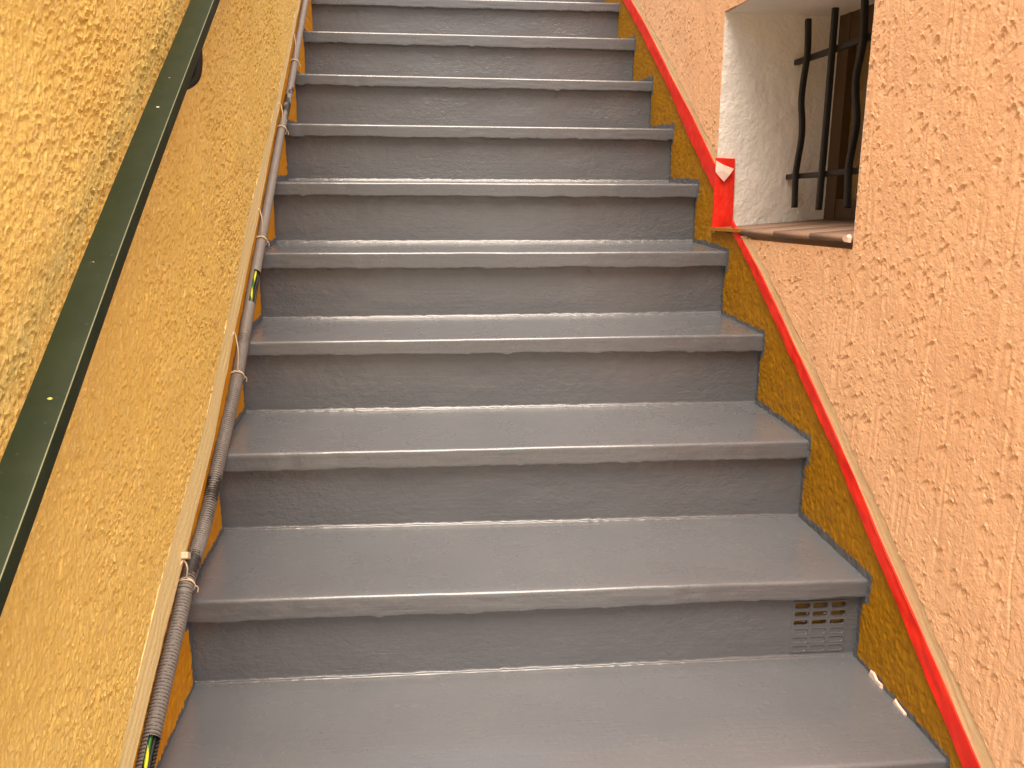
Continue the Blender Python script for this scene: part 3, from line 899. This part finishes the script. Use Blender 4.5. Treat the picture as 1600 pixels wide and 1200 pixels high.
speck(-.145, .0046, M['pale'], .046)
speck(-.072, .0026, M['pale'], .046)
speck(-.44, .0022, M['pale'], .043)

# ------------------------------------------------------------------ conduit
CX = .0035
cpts = [(CX, -.62, line(-.62) + .081), (CX, -.2925, -.088), (CX, -.0704, .0240), (CX, -.03, .0475), (CX, .12, .095), (CX, .2447, .1585), (CX, .40, .236), (CX, .5133, .3010), (CX + .001, .66, .405),
        (CX, .8214, .5060), (CX, 1.05, .652), (CX, 1.2762, .7980), (CX + .002, 1.36, .850), (CX, 1.52, .935), (CX - .001, 1.6511, 1.0160), (CX, 2.0235, 1.2655), (CX, 2.6, 1.615)]
PITCH = .0058
cp, cu = smooth_path(cpts, PITCH / 6)
NS = 22; R0 = .0126
ph = cu / PITCH * 2 * math.pi
smooth_up = np.clip((cp[:, 1] - .50) / .25, 0, 1)           # thick paint fills the grooves further up
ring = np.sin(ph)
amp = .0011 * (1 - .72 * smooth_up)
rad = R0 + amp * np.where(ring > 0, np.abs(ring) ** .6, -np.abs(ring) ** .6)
v, q, P = sweep(cp, circle(1, NS), (1, 0, 0))
rad = rad * (1 - .14 * np.clip((cp[:, 1] - .8) / .5, 0, 1))
Pc = cp[:, None] + (P - cp[:, None]) * rad[:, None, None]
crng = np.random.default_rng(8)
zone = np.zeros(len(cp))
for a, b, s in ((-.33, -.26, .5), (-.028, .045, 1.0), (.08, .30, .75), (.30, .45, .5), (.56, .60, .4), (1.34, 1.58, 1.25), (1.15, 1.3, .3)):
    zone = np.maximum(zone, s * np.clip(1 - np.abs(cp[:, 1] - (a + b) / 2) / ((b - a) / 2), 0, 1) ** .5)
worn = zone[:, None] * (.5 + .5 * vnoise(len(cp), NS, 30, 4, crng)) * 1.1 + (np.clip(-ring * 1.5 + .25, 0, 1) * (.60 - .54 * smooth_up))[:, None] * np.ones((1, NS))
idx = np.arange(len(cp) * NS).reshape(len(cp), NS); jd = np.roll(idx, -1, axis=1)
quads = np.stack([idx[:-1], jd[:-1], jd[1:], idx[1:]], -1)
keep = np.ones(quads.shape[:2], bool)
dirs = P - cp[:, None]; dirs /= np.linalg.norm(dirs, axis=2)[:, :, None]
face_cam = dirs @ np.array([.72, -.33, .60])
for a, b in ((.669, .766), (-.272, -.315)):
    a, b = min(a, b), max(a, b)
    sl_ = (cp[:-1, 1] > a) & (cp[:-1, 1] < b)
    keep[sl_] &= ~(face_cam[:-1][sl_] > .62)
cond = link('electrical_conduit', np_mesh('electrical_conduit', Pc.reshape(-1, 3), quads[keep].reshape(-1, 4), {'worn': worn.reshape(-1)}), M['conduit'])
tag(cond, 'grey ribbed electrical conduit tied along the foot of the yellow wall', 'conduit')
Pl = cp[::6, None] + (P[::6] - cp[::6, None]) * (R0 - .0040)
k = np.arange(Pl.shape[0] * NS).reshape(-1, NS); kj = np.roll(k, -1, axis=1)
lq = np.stack([k[:-1], k[1:], kj[1:], kj[:-1]], -1)
kl = np.ones(lq.shape[:2], bool); fl_ = face_cam[::6][:-1]; yl_ = cp[::6, 1][:-1]
for a, b in ((.667, .768), (-.317, -.270)):
    s_ = (yl_ > a) & (yl_ < b); kl[s_] &= ~(fl_[s_] > .5)
link('liner', np_mesh('liner', Pl.reshape(-1, 3), lq[kl].reshape(-1, 4)), M['liner'], cond)
def wire(a, b, off, seed, material, r=.0028):
    m = (cp[:, 1] > a) & (cp[:, 1] < b)
    p = cp[m] + np.array(off); s = cu[m]
    p[:, 0] += .0012 * np.sin(s * 40 + seed)
    v, q, PP = sweep(p, circle(r, 12), (1, 0, 0))
    ang = np.arange(12)[None] / 12 * 2 * math.pi
    st = .5 + .5 * np.sin(ang + s[:, None] * 95 + seed)
    link('earth_wire' if material == M['wire'] else 'black_wire', np_mesh('wire', v, q, {'stripe': st.reshape(-1)}), material, cond)
wire(.62, .82, (.0020, -.0015, .0042), 0.3, M['wire'])
wire(.62, .82, (.0062, -.0005, -.0010), 2.0, M['liner'])
wire(-.37, -.22, (.0020, -.0015, .0042), 1.1, M['wire'])
wire(-.37, -.22, (.0062, -.0005, -.0010), 2.0, M['liner'])

# ------------------------------------------------------------------ cable ties
def tie(y, label, peg):
    k = int(np.argmin(np.abs(cp[:, 1] - y))); c = cp[k]; tng = cp[k+1] - cp[k-1]; tng /= np.linalg.norm(tng)
    A = np.cross((1, 0, 0), tng); A /= np.linalg.norm(A); B = np.cross(tng, A)
    root = empty('cable_tie', tuple(c))
    tag(root, label, 'cable tie', 'ties holding the grey conduit')
    r = R0 + .0022
    for s in (-1, 1):
        th = np.linspace(0, 2 * math.pi, 50)
        pts = c + np.outer(np.cos(th), A) * r + np.outer(np.sin(th), B) * r + np.outer(np.sin(th * 2 + s) * .0010 + s * .0011, tng)
        vv, qq, _ = sweep(pts, circle(.0011, 8), tuple(tng))
        if s == -1: V, Q = vv, qq
        else: V, Q = np.concatenate([V, vv]), np.concatenate([Q, qq + len(V)])
    link('loop', np_mesh('loop', V, Q), M['tie'], root)
    w = np.array((LX + .006, c[1] - .006, E_LO(c[1]) + .008))
    p, u = smooth_path([c + A * r * .8 + np.array((.003, 0, .004)), (c + A * r + w) / 2 + np.array((.006, -.002, .004)), w, w + np.array((-.004, -.012, -.004))], .002)
    capped('tail', p, circle(.0014, 8), (1, .2, 0), M['tie'], root)
    if peg:
        rot = Matrix.Rotation(math.radians(-28), 4, 'X')
        bevelled_box('peg', (.012, .020, .011), tuple(w + np.array((.002, .006, .006))), M['tie'], root, .002, rot)
    # loose end
    p, u = smooth_path([c + B * r - tng * .001, c + B * (r + .004) - A * .006, c + B * (r + .003) - A * .014 - tng * .004], .002)
    capped('loose_end', p, circle(.0010, 8), (1, .2, 0), M['tie'], root)
tie(-.032, 'off-white cable tie with a chunky peg, nearest on the ribbed conduit', True)
tie(.486, 'off-white string tie on the conduit next to the third nosing up from the vent', False)
tie(.874, 'off-white string tie on the conduit just above the slit with the green and yellow wire', False)
tie(1.312, 'off-white string tie on the conduit just below its black worn stretch', False)
tie(1.689, 'off-white string tie highest up on the conduit, above the black worn stretch', False)

# ------------------------------------------------------------------ light
SUN_EL, SUN_AZ = math.radians(70), math.radians(186)     # azimuth clockwise from +y
d = Vector((math.sin(SUN_AZ) * math.cos(SUN_EL), math.cos(SUN_AZ) * math.cos(SUN_EL), math.sin(SUN_EL)))
sun = bpy.data.lights.new('sun', 'SUN'); sun.energy = 3.0; sun.angle = math.radians(55); sun.color = (1, .90, .78)
so = bpy.data.objects.new('sun', sun); COL.objects.link(so); so.rotation_euler = d.to_track_quat('Z', 'Y').to_euler(); so.location = (0, 0, 8)
world = bpy.data.worlds.new('World'); scene.world = world; world.use_nodes = True
nt = world.node_tree; bg = nt.nodes['Background']
sky = nt.nodes.new('ShaderNodeTexSky'); sky.sky_type = 'NISHITA'; sky.sun_disc = False
sky.sun_elevation = SUN_EL; sky.sun_rotation = SUN_AZ; sky.air_density = 1.0; sky.dust_density = 6.0; sky.ozone_density = .3
wb = nt.nodes.new('ShaderNodeMix'); wb.data_type = 'RGBA'; wb.blend_type = 'MULTIPLY'; wb.inputs[0].default_value = 1
wb.inputs[7].default_value = (1.09, .97, .84, 1)          # the camera's warm white balance
nt.links.new(sky.outputs[0], wb.inputs[6]); nt.links.new(wb.outputs[2], bg.inputs[0]); bg.inputs[1].default_value = .12

# ------------------------------------------------------------------ camera
F, PITCH_C, YAW, ROLL = 1445.06, -.22877, .09931, .00847
cam = bpy.data.cameras.new('camera'); co = bpy.data.objects.new('camera', cam); COL.objects.link(co)
cam.sensor_width = 36; cam.lens = F / 1600 * 36; cam.clip_end = 500; cam.clip_start = .02
fw = Vector((math.sin(YAW) * math.cos(PITCH_C), math.cos(YAW) * math.cos(PITCH_C), math.sin(PITCH_C)))
rt = Vector((math.cos(YAW), -math.sin(YAW), 0)); upv = rt.cross(fw)
r2 = rt * math.cos(ROLL) + upv * math.sin(ROLL); u2 = -rt * math.sin(ROLL) + upv * math.cos(ROLL)
mat = Matrix((r2, u2, -fw)).transposed().to_4x4()
co.matrix_world = Matrix.Translation((.39562, -1.4842, .7191)) @ mat
scene.camera = co

scene.view_settings.view_transform = 'Standard'; scene.view_settings.look = 'None'
scene.view_settings.exposure = 1.15; scene.view_settings.gamma = 1
scene.cycles.max_bounces = 10; scene.cycles.diffuse_bounces = 6
